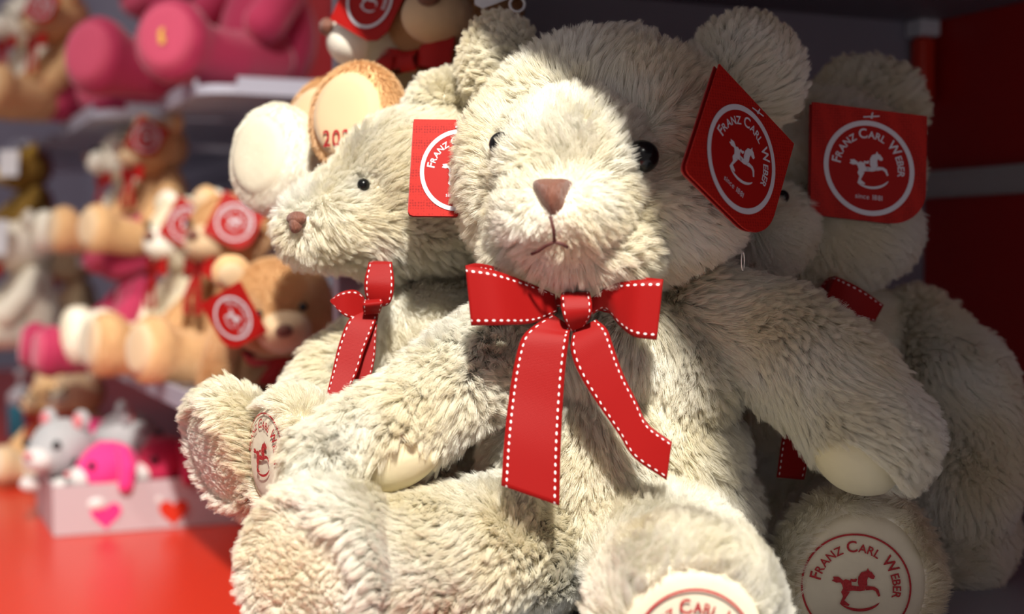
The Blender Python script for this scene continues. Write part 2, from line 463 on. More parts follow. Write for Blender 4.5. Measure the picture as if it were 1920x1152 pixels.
# ------------------------------------------------------------------ cards
def hang_tag(parent, TL, TR, BL, label=None, leaves=True, detail=True, squash=(.80, .84), cy=-.05):
    """a booklet of red card: sharp upper corners, one wide round corner; printed face towards n"""
    TL, TR, BL = Vector(TL), Vector(TR), Vector(BL)
    X = (TR - TL) / 2; Y = (TL - BL) / 2; C0 = TL + X - Y; n = X.cross(Y).normalized()
    if n.dot(-C0) < 0: n = -n
    out = [(-1, 1), (1, 1), (1, -.35)]
    for i in range(1, 13): t = math.pi/2 * i / 13; out.append((1 - .65 * (1 - math.cos(t)), -.35 - .65 * math.sin(t)))
    out += [(.35, -1), (-.9, -1), (-.97, -.97), (-1, -.9)]
    def leaf(name, z0, z1, sc, mats, dx=0, dy=0):
        nn = len(out); vs = [C0 + X * (a * sc + dx) + Y * (b * sc + dy) + n * z1 for a, b in out] + [C0 + X * (a * sc + dx) + Y * (b * sc + dy) + n * z0 for a, b in out]
        tri = tessellate_polygon([[Vector((a, b, 0)) for a, b in out]])
        fs = [tuple(t) for t in tri] + [tuple(i + nn for i in reversed(t)) for t in tri] + [(i, (i+1) % nn, nn + (i+1) % nn, nn + i) for i in range(nn)]
        return mesh_obj(name, vs, fs, mats, parent if name == 'hang_tag' else base, smooth=False)
    base = leaf('hang_tag', -.0005, .0005, 1, M['tag_red'])
    if label: base['label'] = label
    if leaves: leaf('back_leaf', -.0035, -.0025, .985, M['tag_back'], -.035, -.02)
    mp = lambda x, y, l=.0011: C0 + X * (x * squash[0]) + Y * (y * squash[1] + cy) + n * l
    fld = Flat(); fld.poly([(.93 * math.cos(t), .93 * math.sin(t)) for t in [2 * math.pi * i / 64 for i in range(64)]])
    fld.build('emblem_field', lambda x, y: mp(x, y, .0008), M['tag_flat'], base)
    EMB.build('printed_emblem', mp, M['silver'], base)
    if detail:
        EMB_S.build('printed_date', mp, M['silver'], base)
        k = Flat(); k.poly([(-.14,-.015),(.14,.035),(.14,.06),(-.14,.01)]); k.poly([(-.02,-.01),(.01,.1),(.03,.1),(.02,-.01)])
        k.build('plastic_fastener', lambda x, y: C0 + X * (x + .02) + Y * (y + .84) + n * .0018, M['silver'], base)
    return base

def ribbon(name, A, B, parent, mat=None, sub=10, thick=.0006, v0=0.0):
    """a band between two edge lines; A and B are lists of (px, py, depth)"""
    def cr(pts, n):
        p = [np.array(P(*q)[:]) for q in pts]; p = [2*p[0]-p[1]] + p + [2*p[-1]-p[-2]]; out = []
        for i in range(1, len(p) - 2):
            for k in range(n):
                t = k / n; a, b, c, d = p[i-1:i+3]
                out.append(.5 * (2*b + (c-a)*t + (2*a-5*b+4*c-d)*t*t + (3*b-a-3*c+d)*t**3))
        out.append(p[-2]); return out
    a, b = cr(A, sub), cr(B, sub); n = len(a); W = 9; vs, uv, fs = [], [], []; L = v0
    for i in range(n):
        if i: L += .5 * (np.linalg.norm(a[i]-a[i-1]) + np.linalg.norm(b[i]-b[i-1]))
        for j in range(W): t = j/(W-1); vs.append(a[i] * (1-t) + b[i] * t); uv.append((t, L))
    for i in range(n-1):
        for j in range(W-1): q = i*W+j; fs.append((q, q+1, q+W+1, q+W))
    o = mesh_obj(name, vs, fs, mat or M['ribbon'], parent, uvs=uv)
    s = o.modifiers.new('thickness', 'SOLIDIFY'); s.thickness = thick; s.offset = 0
    return o

# ------------------------------------------------------------------ boxes and boards in the fixture's own directions
ANG = math.radians(24)
U = Vector((-math.sin(ANG), math.cos(ANG), 0)); Vv = Vector((math.cos(ANG), math.sin(ANG), 0)); Z = Vector((0, 0, 1))
CORNER = Vector((.464, 1.60, 0)); FAR0 = Vector((-.163, 2.15, 0))
def board(name, o, u0, u1, v0, v1, z0, z1, mat, parent=None, round_v=0, bevel=.002, kind=None):
    """a slab from u0..u1 along the wall, v0..v1 out from it; optional rounded outer corners"""
    pts = []
    if round_v:
        r = round_v
        for k in range(7): t = math.pi/2*k/6; pts.append((u0 + r - r*math.sin(t) if False else u0 + r*(1-math.cos(t)) , v0 + r*(1-math.sin(t))))
        pts = [(u0 + r*(1-math.cos(math.pi/2*k/6)), v0 + r*(1-math.sin(math.pi/2*k/6))) for k in range(7)]
        pts += [(u1 - r*(1-math.cos(math.pi/2*k/6)), v0 + r*(1-math.sin(math.pi/2*k/6))) for k in range(6, -1, -1)]
        pts += [(u1, v1), (u0, v1)]
    else: pts = [(u0, v0), (u1, v0), (u1, v1), (u0, v1)]
    nn = len(pts); bm = bmesh.new()
    lo = [bm.verts.new((b, a, z0)) for a, b in pts]; hi = [bm.verts.new((b, a, z1)) for a, b in pts]
    bm.faces.new(lo); bm.faces.new(list(reversed(hi)))
    for i in range(nn): bm.faces.new((lo[i], hi[i], hi[(i+1)%nn], lo[(i+1)%nn]))
    bmesh.ops.recalc_face_normals(bm, faces=bm.faces)
    me = bpy.data.meshes.new(name); bm.to_mesh(me); bm.free(); me.materials.append(mat)
    ob = link(bpy.data.objects.new(name, me), parent); ob.location = o; ob.rotation_euler = (0, 0, ANG)
    if bevel:
        b = ob.modifiers.new('edge', 'BEVEL'); b.width = bevel; b.segments = 2
    if kind: ob['kind'] = kind
    return ob
def join_into(name, obs, parent=None):
    vs, fs, fm, mats = [], [], [], []
    for o in obs:
        off = len(vs); vs += [o.matrix_basis @ v.co for v in o.data.vertices]
        m = o.data.materials[0]
        if m not in mats: mats.append(m)
        fs += [tuple(i + off for i in p.vertices) for p in o.data.polygons]; fm += [mats.index(m)] * len(o.data.polygons)
        bpy.data.objects.remove(o)
    return mesh_obj(name, vs, fs, mats, parent, smooth=False, fmat=fm)

# ================================================================== SETTING
ZS, ZC = -.250, -.370
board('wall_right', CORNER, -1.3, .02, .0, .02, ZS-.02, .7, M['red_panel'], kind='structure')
board('wall_divider', CORNER, .0, .018, -.685, .0, ZC, .7, M['grey_panel'], kind='structure')
FARO = FAR0
board('wall_far_right', FARO, -.72, 3.6, 0, .03, -1.2, 1.2, M['pale_wall'], kind='structure')
board('wall_back', FARO, 3.6, 3.65, -4, .03, -1.2, 1.6, M['pale_wall'], kind='structure')
fl = mesh_obj('floor', [(-4,-1.5,-1.2),(3,-1.5,-1.2),(3,7,-1.2),(-4,7,-1.2)], [(0,1,2,3)], M['floor']); fl['kind'] = 'structure'

# steel rail let into the red wall
t = thing('wall_rail', 'brushed steel slat rail running across the dark red wall at the right', 'rail')
join_into('rail_strip', [board('a', CORNER, -1.3, -.004, -.012, 0, .069, .094, M['rail']), board('b', CORNER, -1.3, -.004, -.016, 0, .0925, .096, M['rail']), board('c', CORNER, -1.3, -.004, -.016, 0, .067, .0705, M['rail'])], t)
# upper shelf over the bears
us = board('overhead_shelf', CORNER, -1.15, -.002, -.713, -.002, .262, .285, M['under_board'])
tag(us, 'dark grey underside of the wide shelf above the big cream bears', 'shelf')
# its bracket in the corner
t = thing('shelf_bracket', 'white topped red bracket hanging in the corner under the upper shelf', 'bracket')
board('bracket_cap', CORNER, -.030, -.004, -.034, -.006, .244, .262, M['white_plastic'], t)
board('bracket_stem', CORNER, -.026, -.006, -.030, -.008, .172, .244, M['red_counter'], t, bevel=.006)
# board the bears sit on
sb = board('display_shelf', CORNER, -1.15, -.002, -.742, -.002, ZS-.025, ZS, M['grey_board'], round_v=.03)
tag(sb, 'blue grey shelf board carrying the three big cream bears', 'shelf')
# counter
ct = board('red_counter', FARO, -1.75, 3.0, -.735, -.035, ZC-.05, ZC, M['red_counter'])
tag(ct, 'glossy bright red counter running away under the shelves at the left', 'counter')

# price card hung above the front bear's ear
t = thing('price_holder', 'white plastic price holder with a round hole above the front bear', 'price holder')
def strip(name, pts, th, mat, parent):
    n = len(pts); q = [P(*p) for p in pts]; nrm = (q[1]-q[0]).cross(q[2]-q[0]).normalized()*th
    tri = tessellate_polygon([[Vector((p[0], -p[1], 0)) for p in pts]])
    return mesh_obj(name, [a for a in q] + [a+nrm for a in q], [tuple(x) for x in tri] + [tuple(i+n for i in reversed(x)) for x in tri] + [(i,(i+1)%n,n+(i+1)%n,n+i) for i in range(n)], mat, parent, smooth=False)
strip('card', [(882,-137,1.12),(960,-137,1.12),(958,-4,1.12),(905,16,1.12),(890,8,1.12)], .0012, M['white_card'], t)
def torus(name, c, n, R_, r_, mat, parent, seg=32, ax=None):
    x, y, n = frame_from(n); vs, fs = [], []
    for i in range(seg):
        a = 2*math.pi*i/seg; e = x*math.cos(a)+y*math.sin(a)
        for j in range(8):
            b = 2*math.pi*j/8; vs.append(Vector(c)+e*(R_+r_*math.cos(b))+n*(r_*math.sin(b)))
    for i in range(seg):
        for j in range(8): fs.append((i*8+j, ((i+1)%seg)*8+j, ((i+1)%seg)*8+(j+1)%8, i*8+(j+1)%8))
    return mesh_obj(name, vs, fs, mat, parent)
torus('ring', P(970, 8, 1.12), (0,-1,0), .0058, .0011, M['white_card'], t)
strip('hook_arm', [(960,-137,1.125),(985,-137,1.125),(984,-2,1.125),(975,-2,1.125)], .001, M['white_card'], t)

# ------------------------------------------------------------------ trays on the far wall
def tray(name, t0, t1, w, z, label, rail=True):
    r = thing(name, label, 'shelf')
    board('shelf_board', FARO, t0, t1, -w, -.001, z-.014, z-.001, M['tray'], r, round_v=.045, bevel=.001)
    # raised lip round the edge
    a = [board('x', FARO, t0, t0+.006, -w+.05, -.001, z-.001, z+.010, M['tray'], None, bevel=0), board('x', FARO, t0+.05, t1-.05, -w, -w+.006, z-.001, z+.010, M['tray'], None, bevel=0)]
    join_into('raised_lip', a, r)
    board('wall_bracket', FARO, t0+.02, t1-.02, -.05, -.001, z-.05, z-.014, M['tray'], r)
    return r
tray('metal_shelf', -.10, .26, .325, .238, 'pale grey metal shelf under the big pink plush with gold stitched sole')
tray('metal_shelf', .30, .82, .41, .238, 'grey metal shelf behind and below the pink plush, second of the upper row')
tray('metal_shelf', .87, 1.7, .47, .232, 'far upper grey shelf carrying the top left bears')
tray('metal_shelf', .32, .82, .38, .0, 'grey metal shelf under the lone red-bowed brown bear, middle height')
tray('metal_shelf', .87, 1.7, .45, .0, 'far middle grey shelf carrying the olive bear')
tray('metal_shelf', -.62, .42, .40, -.166, 'long lower grey shelf under the pair with round red tags')
tray('metal_shelf', .5, 1.5, .44, -.166, 'far lower grey shelf carrying the bear with a white tag')
# red panels and grey posts of the far wall
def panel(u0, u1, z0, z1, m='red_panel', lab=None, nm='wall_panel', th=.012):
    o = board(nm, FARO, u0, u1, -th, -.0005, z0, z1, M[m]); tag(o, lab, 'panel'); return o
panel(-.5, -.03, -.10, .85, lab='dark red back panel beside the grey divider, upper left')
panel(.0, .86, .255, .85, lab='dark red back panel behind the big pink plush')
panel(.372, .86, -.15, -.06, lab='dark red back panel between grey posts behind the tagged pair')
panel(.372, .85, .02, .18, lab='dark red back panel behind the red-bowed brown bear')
for a, lab in ((-.03, 'grey upright post beside the dark red panel, nearest the divider'), (.87, 'grey upright post behind the row of metal shelves')):
    o = board('upright_post', FARO, a, a+.03, -.03, -.0005, -.36, .9, M['tray']); tag(o, lab, 'post')

# ================================================================== BIG CREAM BEARS
def big_fur(o, n, length, seed, comb, lenf=None, keep=None, **kw):
    kw.setdefault('rad', .00016)
    rad = kw.pop('rad')
    return fur(o, n * 1.35, length * .95, rad, M['cream_fur'], seed, comb, lenf, keep, **kw)

def eye_at(bvh, px, py, rpx, d_guess, parent, sink=.35):
    loc, nrm = hit(bvh, px, py); r = R(rpx, loc.y)
    V, Fc = ico(3); c = loc + nrm * (r * sink)
    return mesh_obj('eye', [tuple(Vector(v) * r + c) for v in V], Fc, M['eye'], parent), c, r

def pile(disc, k=.82, f=.36):
    kp = disc.keep(k)
    return lambda Rt: np.where(kp(Rt), 1.0, f)
# ---------------- front bear
def front_bear():
    b = thing('teddy_bear', 'large fluffy cream teddy bear in front, facing the viewer, wide red bow under its chin', 'teddy bear', 'big cream bears')
    D = .97
    # head
    hd = [E_(P(1135, 262, 1.02), (R(232, 1.02), .080, R(190, 1.02))),
          E_(P(1150, 400, 1.00), (R(235, 1.0), .078, R(125, 1.0))),
          E_(P(945, 330, 1.00), (R(78, 1.0), .055, R(140, 1.0))),
          E_(P(1075, 330, .955), (R(150, .955), .062, R(150, .955))),
          E_(P(1052, 405, .925), (R(118, .925), .062, R(88, .925))),
          E_(P(1075, 470, .942), (R(150, .945), .052, R(64, .945)))]
    head = stuffed('head', hd, .0038, M['cream_skin'], b, 7)
    bv = bvh_of(head)
    nose_p, nn = hit(bv, 1038, 368)
    e1, c1, r1 = eye_at(bv, 1192, 297, 31, 0, head, .5)
    loc2, n2 = hit(bv, 952, 276)
    V, Fc = ico(3); r2 = R(24, .95); mesh_obj('eye', [tuple(Vector(v) * r2 + loc2 + n2 * .0045) for v in V], Fc, M['eye'], head)
    # nose: satin-stitched triangle with a flat top
    prof = [(-38,-20),(-34,-27),(-15,-30),(10,-29),(30,-30),(38,-26),(30,-12),(22,2),(20,18),(10,26),(2,40),(-6,30),(-18,16),(-30,-4)]
    def padded(name, cx, cy, prof, bv, lift, mat, parent, rings=6):
        vs, fs = [], []; n = len(prof)
        c0, nm = hit(bv, cx, cy)
        vs.append(c0 + nm * lift)
        for i in range(1, rings + 1):
            k = i / rings
            for x, y in prof:
                l, q = hit(bv, cx + x * k, cy + y * k); vs.append(l + nm * (lift * math.sqrt(max(0, 1 - k*k)) * .9 + (0 if i < rings else -.002)))
        for j in range(n): fs.append((0, 1 + j, 1 + (j+1) % n))
        for i in range(rings - 1):
            for j in range(n): a, c = 1 + i*n, 1 + (i+1)*n; fs.append((a+j, c+j, c+(j+1)%n, a+(j+1)%n))
        o = mesh_obj(name, vs, fs, mat, parent); o.modifiers.new('s', 'SUBSURF').levels = 1; return o
    padded('nose', 1037, 371, [(x*1.1,y*1.08) for x,y in prof], bv, .012, M['nose'], head)
    def stitch(name, pts, r, lift, bv=bv, parent=head):
        q = [l + n_ * lift for l, n_ in (hit(bv, x, y) for x, y in pts)]
        vs, fs = [], []
        for i, c in enumerate(q):
            d = (q[min(i+1, len(q)-1)] - q[max(i-1, 0)]).normalized(); a, b_, _ = frame_from(d, Vector((.3, 1, .2)))
            for k in range(8): vs.append(c + (a*math.cos(k*math.pi/4) + b_*math.sin(k*math.pi/4)) * r)
        for i in range(len(q)-1):
            for k in range(8): fs.append((i*8+k, i*8+(k+1)%8, (i+1)*8+(k+1)%8, (i+1)*8+k))
        fs += [tuple(range(7,-1,-1)), tuple(range(len(vs)-8, len(vs)))]
        return mesh_obj(name, vs, fs, M['thread'], parent)
    stitch('mouth_stitching', [(1040, 405), (1042, 420), (1043, 437)], .0011, .0085)
    stitch('mouth_stitching', [(1008, 456), (1018, 451), (1030, 442), (1043, 437), (1054, 440), (1062, 445)], .0011, .0085)
    mouth_p, _ = hit(bv, 1042, 425)
    ml, _ = hit(bv, 1018, 450); mr, _ = hit(bv, 1055, 440)
    sh = shorten([(nose_p, .024, .05), (hit(bv,1040,345)[0], .016, .2), (mouth_p, .012, .25), (ml, .012, .3), (mr, .012, .4), (c1, .025, .18), (loc2, .012, .35), (hit(bv,1050,430)[0], .06, .75)])
    big_fur(head, 190000, .0155, 1, away(nose_p, .15), sh)
    # ears
    xr = Vector((1, -.12, 0)).normalized(); n_r = Vector((.12, -1, .1)).normalized()
    x, y, n = frame_from(n_r)
    er = stuffed('ear', [E_(P(1397, 142, 1.03), (R(94, 1.03), R(98, 1.03), .020), (x, y, n)), E_(P(1335, 190, 1.03), .022)], .003, M['cream_skin'], b, 5)
    big_fur(er, 46000, .0145, 2, away(P(1330, 250, 1.02), -.1))
    x, y, n = frame_from(Vector((-.55, -.8, .15)))
    el = stuffed('ear', [E_(P(935, 118, 1.05), (R(60, 1.05), R(78, 1.05), .018), (x, y, n)), E_(P(975, 160, 1.05), .020)], .003, M['cream_skin'], b, 5)
    big_fur(el, 34000, .0135, 3, away(P(985, 190, 1.04), -.1))
    # torso
    ts = [E_(P(1150, 660, 1.02), (R(175, 1.02), .070, R(130, 1.02))), E_(P(1150, 860, 1.03), (R(235, 1.03), .088, R(205, 1.03))),
          E_(P(1170, 960, 1.03), (R(240, 1.03), .088, .062)), E_(P(1120, 560, 1.03), (.07, .05, .04)), E_(P(1265, 710, 1.01), (R(105, 1.0), .055, R(120, 1.0)))]
    torso = stuffed('torso', ts, .0045, M['cream_skin'], b, 8)
    big_fur(torso, 170000, .0145, 4, toward((.1, -.3, -1)))
    # arms
    a1 = chain([P(985, 600, 1.0), P(880, 700, .97), P(755, 795, .935), P(625, 868, .905)], [R(70,1.), R(80,.97), R(80,.935), R(74,.905)])
    arm = stuffed('arm', a1, .0035, M['cream_skin'], b, 6)
    pd = Disc(P(712, 838, .922), (.30, -.50, -.82), .027, .042, .0285, up=Vector((-.8,-.3,-.4)), pw=2)
    pd.pad('paw_pad', M['smooth_pad'], arm, .86, .003)
    big_fur(arm, 95000, .016, 5, toward(P(650, 900, .9) - P(985, 600, 1.)), keep=pd.keep(.85))
    a2 = chain([P(1330, 590, 1.0), P(1450, 640, .985), P(1560, 720, .965), P(1635, 815, .94)], [R(84,1.), R(98,.98), R(104,.96), R(100,.94)])
    arm2 = stuffed('arm', a2, .0035, M['cream_skin'], b, 6)
    pd2 = Disc(P(1626, 824, .94), (-.58, -.22, -.80), .036, .036, .0355, pw=2)
    pd2.pad('paw_pad', M['smooth_pad'], arm2, .86, .002)
    big_fur(arm2, 110000, .0150, 6, toward(P(1680, 840, .93) - P(1330, 590, 1.)), keep=pd2.keep(.82))
    # legs
    f1 = Disc(P(608, 1080, .875), (-.42, -.90, -.05), .046, .056, .026)
    l1 = chain([P(1010, 1010, .99), P(880, 1040, .94), P(720, 1065, .90)], [R(120,.99), R(120,.94), R(118,.90)])
    leg = stuffed('leg', l1 + [f1.lobe(), E_(f1.c - f1.n * .02, (.047, .052, .03), (f1.x, f1.y, f1.n))], .004, M['cream_skin'], b, 6)
    f1.pad('foot_pad', M['cream_pad'], leg, .84, .0002)
    big_fur(leg, 170000, .0145, 7, toward(f1.c - P(1010, 1010, .99)), keep=None, lenf=pile(f1))
    # second leg
    f2 = Disc(P(1290, 1176, .85), (-.02, -.97, -.20), .054, .062, .032)
    l2 = chain([P(1210, 1010, 1.0), P(1260, 1070, .93), P(1285, 1120, .88)], [R(130,1.), R(140,.93), R(140,.88)])
    leg2 = stuffed('leg', l2 + [f2.lobe(), E_(f2.c - f2.n * .02, (.054, .058, .035), (f2.x, f2.y, f2.n))], .004, M['cream_skin'], b, 6)
    f2.pad('foot_pad', M['cream_pad'], leg2, .82)
    EMB_T.build('embroidered_emblem', lambda x, y: f2.at(x * .68, y * .68 - .02, .0035), M['embroidery'], leg2)
    big_fur(leg2, 110000, .0145, 8, toward((.05, -.35, 1)), keep=f2.keep(.77))
    # ribbon
    rb = [
     ('ribbon_loop', [(1040,552,.915),(985,528,.905),(925,507,.895),(873,498,.893)], [(1045,585,.915),(1000,606,.905),(940,610,.893),(884,611,.893)]),
     ('ribbon_loop', [(873,498,.893),(897,494,.905),(935,502,.918),(1000,520,.925),(1060,545,.925)], [(884,611,.893),(905,600,.912),(940,585,.925),(1000,580,.928),(1060,575,.925)]),
     ('ribbon_loop', [(1108,560,.915),(1135,540,.905),(1160,530,.905),(1200,525,.897),(1243,524,.895)], [(1110,590,.915),(1135,580,.915),(1163,612,.905),(1190,632,.897),(1231,638,.895)]),
     ('ribbon_loop', [(1243,524,.895),(1225,522,.905),(1190,520,.915),(1150,530,.925),(1110,555,.925)], [(1231,638,.895),(1215,620,.910),(1180,600,.92),(1150,590,.925),(1110,580,.925)]),
     ('ribbon_tail', [(1035,590,.912),(1000,612,.905),(978,635,.90),(965,680,.898),(955,740,.896),(946,820,.892),(940,911,.89)], [(1070,612,.910),(1068,625,.904),(1066,640,.90),(1060,690,.898),(1055,760,.896),(1051,850,.892),(1049,949,.89)]),
     ('ribbon_tail', [(1075,620,.91),(1070,655,.904),(1085,700,.902),(1120,757,.90),(1160,815,.898),(1190,860,.895),(1250,901,.89)], [(1118,600,.91),(1138,618,.904),(1150,650,.902),(1168,700,.90),(1195,755,.898),(1215,795,.895),(1260,829,.89)]),
     ('ribbon_knot', [(1062,548,.918),(1052,552,.905),(1052,575,.899),(1058,600,.900),(1070,622,.908)], [(1100,545,.918),(1106,550,.905),(1110,572,.899),(1108,592,.900),(1095,612,.908)])]
    rr = [ribbon(n_, a_, b_, None, v0=.0013*i) for i, (n_, a_, b_) in enumerate(rb)]
    root = bpy.data.objects.new('neck_ribbon', None); link(root, b)
    for o in rr: o.parent = root
    # hang tag by the right ear
    D0 = .925
    hang_tag(b, P(1348,120,D0), P(1488,270,D0+.047), P(1283,320,D0-.047), 'red diamond-hung card tag with silver ring')
    # clear loop that held the tag
    torus('tag_loop', P(1393, 490, .94), (.9,-.3,0), .006, .0004, M['clear'], b)
    return b
front_bear()

# ---------------- left bear, seen in profile
def left_bear():
    b = thing('teddy_bear', 'large cream teddy bear in profile behind the front one, red ribbon tails hanging down', 'teddy bear', 'big cream bears')
    D = 1.10
    hd = [E_(P(800, 360, 1.10), (R(165, D), .07, R(148, D))), E_(P(740, 400, 1.10), (R(150, D), .062, R(115, D))),
          E_(P(640, 415, 1.08), (R(92, D), .043, R(75, D))), E_(P(600, 425, 1.075), (R(66, D), .038, R(60, D)))]
    head = stuffed('head', hd, .004, M['cream_skin'], b, 7); bv = bvh_of(head)
    np_ = P(552, 417, 1.065); 
    nl, nn_ = hit(bv, 566, 414); nax = frame_from(nn_); nl = nl + nn_ * .0065
    mesh_obj('nose', lobes_mesh([E_(nl, (.0085, .0055, .005), nax), E_(nl - nax[1] * .004, (.005, .007, .005), nax)])[0], lobes_mesh([E_(nl, .01), E_(nl, .01)])[1], M['nose'], head)
    e, c1, r1 = eye_at(bv, 687, 350, 12, 0, head, .9)
    sh = shorten([(c1, .015, .15), (nl, .016, .1)])
    big_fur(head, 100000, .0145, 11, away(np_, .2), sh)
    x, y, n = frame_from(Vector((-.3, -.95, .15)))
    ear = stuffed('ear', [E_(P(835, 208, 1.09), (R(62, 1.09), R(62, 1.09), .017), (x, y, n)), E_(P(860, 250, 1.09), .018)], .0035, M['cream_skin'], b, 5)
    big_fur(ear, 24000, .0135, 12, away(P(870, 270, 1.09), -.1))
    ts = [E_(P(800, 620, 1.12), (R(140, D), .055, R(110, D))), E_(P(830, 780, 1.12), (R(190, D), .062, R(150, D))), E_(P(840, 900, 1.12), (R(190, D), .062, R(110, D)))]
    torso = stuffed('torso', ts, .0045, M['cream_skin'], b, 7)
    big_fur(torso, 60000, .012, 13, toward((0, -.2, -1)))
    am = stuffed('arm', chain([P(720, 640, 1.14), P(640, 700, 1.12), P(590, 765, 1.10)], [.026, .028, .026]), .004, M['cream_skin'], b)
    big_fur(am, 34000, .014, 14, toward((-1, -.3, -.6)))
    # legs and feet
    f1 = Disc(P(442, 838, 1.03), (-.62, -.62, -.32), .036, .046, .022)
    leg = stuffed('leg', chain([P(760, 900, 1.10), P(600, 870, 1.07), P(480, 845, 1.04)], [.036, .034, .034]) + [f1.lobe()], .004, M['cream_skin'], b)
    f1.pad('foot_pad', M['cream_pad'], leg, .80, .0002)
    big_fur(leg, 80000, .0125, 15, toward((-1, -.3, .1)), lenf=pile(f1, .8, .3))
    f2 = Disc(P(552, 852, .985), (-.82, -.56, .0), .040, .042, .022)
    leg2 = stuffed('leg', chain([P(740, 900, 1.03), P(600, 850, .995)], [.036, .035]) + [f2.lobe()], .004, M['cream_skin'], b)
    f2.pad('foot_pad', M['cream_pad'], leg2, .86)
    EMB_T.build('embroidered_emblem', lambda x, y: f2.at(x * .74, y * .74, .003), M['embroidery'], leg2)
    big_fur(leg2, 50000, .0125, 16, toward((-1, -.2, .3)), keep=f2.keep(.83))
    root = bpy.data.objects.new('neck_ribbon', None); link(root, b)
    for i, (n_, a_, b_) in enumerate([
      ('ribbon_loop', [(700,575,1.035),(687,560,1.028),(683,530,1.025),(691,493,1.03)], [(700,577,1.035),(730,570,1.028),(739,535,1.025),(735,492,1.03)]),
      ('ribbon_loop', [(691,493,1.03),(700,491,1.045),(710,510,1.055),(715,540,1.055)], [(735,492,1.03),(728,492,1.045),(730,510,1.055),(735,540,1.055)]),
      ('ribbon_loop', [(694,570,1.04),(668,545,1.035),(640,548,1.03),(619,563,1.03)], [(694,580,1.04),(675,600,1.035),(645,592,1.03),(619,566,1.03)]),
      ('ribbon_tail', [(680,575,1.04),(652,603,1.03),(634,650,1.025),(622,700,1.02),(606,765,1.01)], [(712,580,1.04),(700,615,1.03),(684,655,1.025),(665,710,1.02),(622,777,1.01)]),
      ('ribbon_tail', [(690,575,1.045),(682,610,1.036),(672,660,1.033),(655,720,1.03),(640,790,1.025)], [(712,575,1.045),(706,620,1.036),(703,670,1.033),(692,720,1.03),(670,790,1.025)]),
      ('ribbon_knot', [(683,562,1.03),(680,572,1.022),(682,590,1.03)], [(712,558,1.03),(718,568,1.022),(712,588,1.03)])]):
        ribbon(n_, a_, b_, root, v0=.001*i)
    hang_tag(b, P(776,224,1.0), P(955,226,1.0), P(765,405,.99), 'red square card tag with silver ring, half hidden')
    return b
left_bear()

# ---------------- right bear, behind the front one's arm
def right_bear():
    b = thing('teddy_bear', 'large shaded cream teddy bear at the right behind the front one, embroidered round sole', 'teddy bear', 'big cream bears')
    D = 1.16
    hd = [E_(P(1545, 330, 1.17), (R(165, D), .075, R(150, D))), E_(P(1540, 430, 1.16), (R(170, D), .07, R(110, D))), E_(P(1440, 430, 1.10), (R(70, D), .05, R(70, D)))]
    head = stuffed('head', hd, .0045, M['cream_skin'], b, 7); bv = bvh_of(head)
    e, c1, r1 = eye_at(bv, 1464, 378, 13, 0, head, .8)
    big_fur(head, 80000, .0145, 21, away(P(1400, 420, 1.05), .2), shorten([(c1, .015, .2)]))
    x, y, n = frame_from(Vector((-.1, -1, .1)))
    ear = stuffed('ear', [E_(P(1625, 205, 1.17), (R(95, D), R(85, D), .019), (x, y, n)), E_(P(1600, 260, 1.17), .02)], .0035, M['cream_skin'], b, 5)
    big_fur(ear, 34000, .0145, 22, away(P(1600, 300, 1.17), -.1))
    ts = [E_(P(1580, 640, 1.18), (R(120, D), .06, R(110, D))), E_(P(1590, 850, 1.18), (R(190, D), .07, R(170, D))), E_(P(1620, 960, 1.18), (R(200, D), .07, R(120, D)))]
    torso = stuffed('torso', ts, .0045, M['cream_skin'], b, 7)
    big_fur(torso, 60000, .012, 23, toward((0, -.2, -1)))
    am = stuffed('arm', chain([P(1715, 600, 1.17), P(1790, 720, 1.13), P(1815, 830, 1.11), P(1800, 925, 1.09)], [R(50,D), R(92,D), R(96,D), R(82,D)]), .004, M['cream_skin'], b)
    big_fur(am, 80000, .0145, 24, toward((.3, -.2, -1)))
    am2 = stuffed('arm', chain([P(1490, 640, 1.14), P(1460, 760, 1.12)], [.03, .03]), .005, M['cream_skin'], b)
    big_fur(am2, 15000, .013, 27, toward((.3, -.2, -1)))
    f1 = Disc(P(1605, 1085, .995), (-.12, -1, .05), .054, .060, .028, roll=-.10)
    leg = stuffed('leg', chain([P(1600, 980, 1.16), P(1600, 1050, 1.03)], [.055, .046]) + [f1.lobe()], .0045, M['cream_skin'], b)
    f1.pad('foot_pad', M['cream_pad'], leg, .84)
    EMB_T.build('embroidered_emblem', lambda x, y: f1.at(x * .70 - .06, y * .62 - .02, .003), M['embroidery'], leg)
    big_fur(leg, 60000, .0135, 25, toward((.1, -1, .3)), keep=f1.keep(.80))
    leg2 = stuffed('leg', chain([P(1700, 1010, 1.18), P(1790, 1000, 1.12), P(1790, 1020, 1.10)], [.05, .042, .036]), .0045, M['cream_skin'], b)
    big_fur(leg2, 40000, .0135, 26, toward((.6, -1, -.3)))
    root = bpy.data.objects.new('neck_ribbon', None); link(root, b)
    for i, (n_, a_, b_) in enumerate([
      ('ribbon_loop', [(1657,572,1.085),(1620,545,1.08),(1590,528,1.08),(1566,518,1.085)], [(1640,604,1.085),(1605,596,1.08),(1575,590,1.08),(1545,568,1.085)]),
      ('ribbon_loop', [(1566,518,1.085),(1552,522,1.095),(1535,540,1.10),(1518,550,1.10)], [(1545,568,1.085),(1550,560,1.095),(1560,575,1.10),(1560,590,1.10)]),
      ('ribbon_tail', [(1540,560,1.10),(1500,680,1.07),(1470,800,1.05),(1456,896,1.04)], [(1575,580,1.10),(1560,690,1.07),(1530,800,1.05),(1508,900,1.04)])]):
        ribbon(n_, a_, b_, root, v0=.001*i)
    hang_tag(b, P(1522,191,1.075), P(1738,218,1.085), P(1519,402,1.075), 'red square card tag lettered around a silver ring', squash=(.78, .84), cy=-.06)
    return b
right_bear()

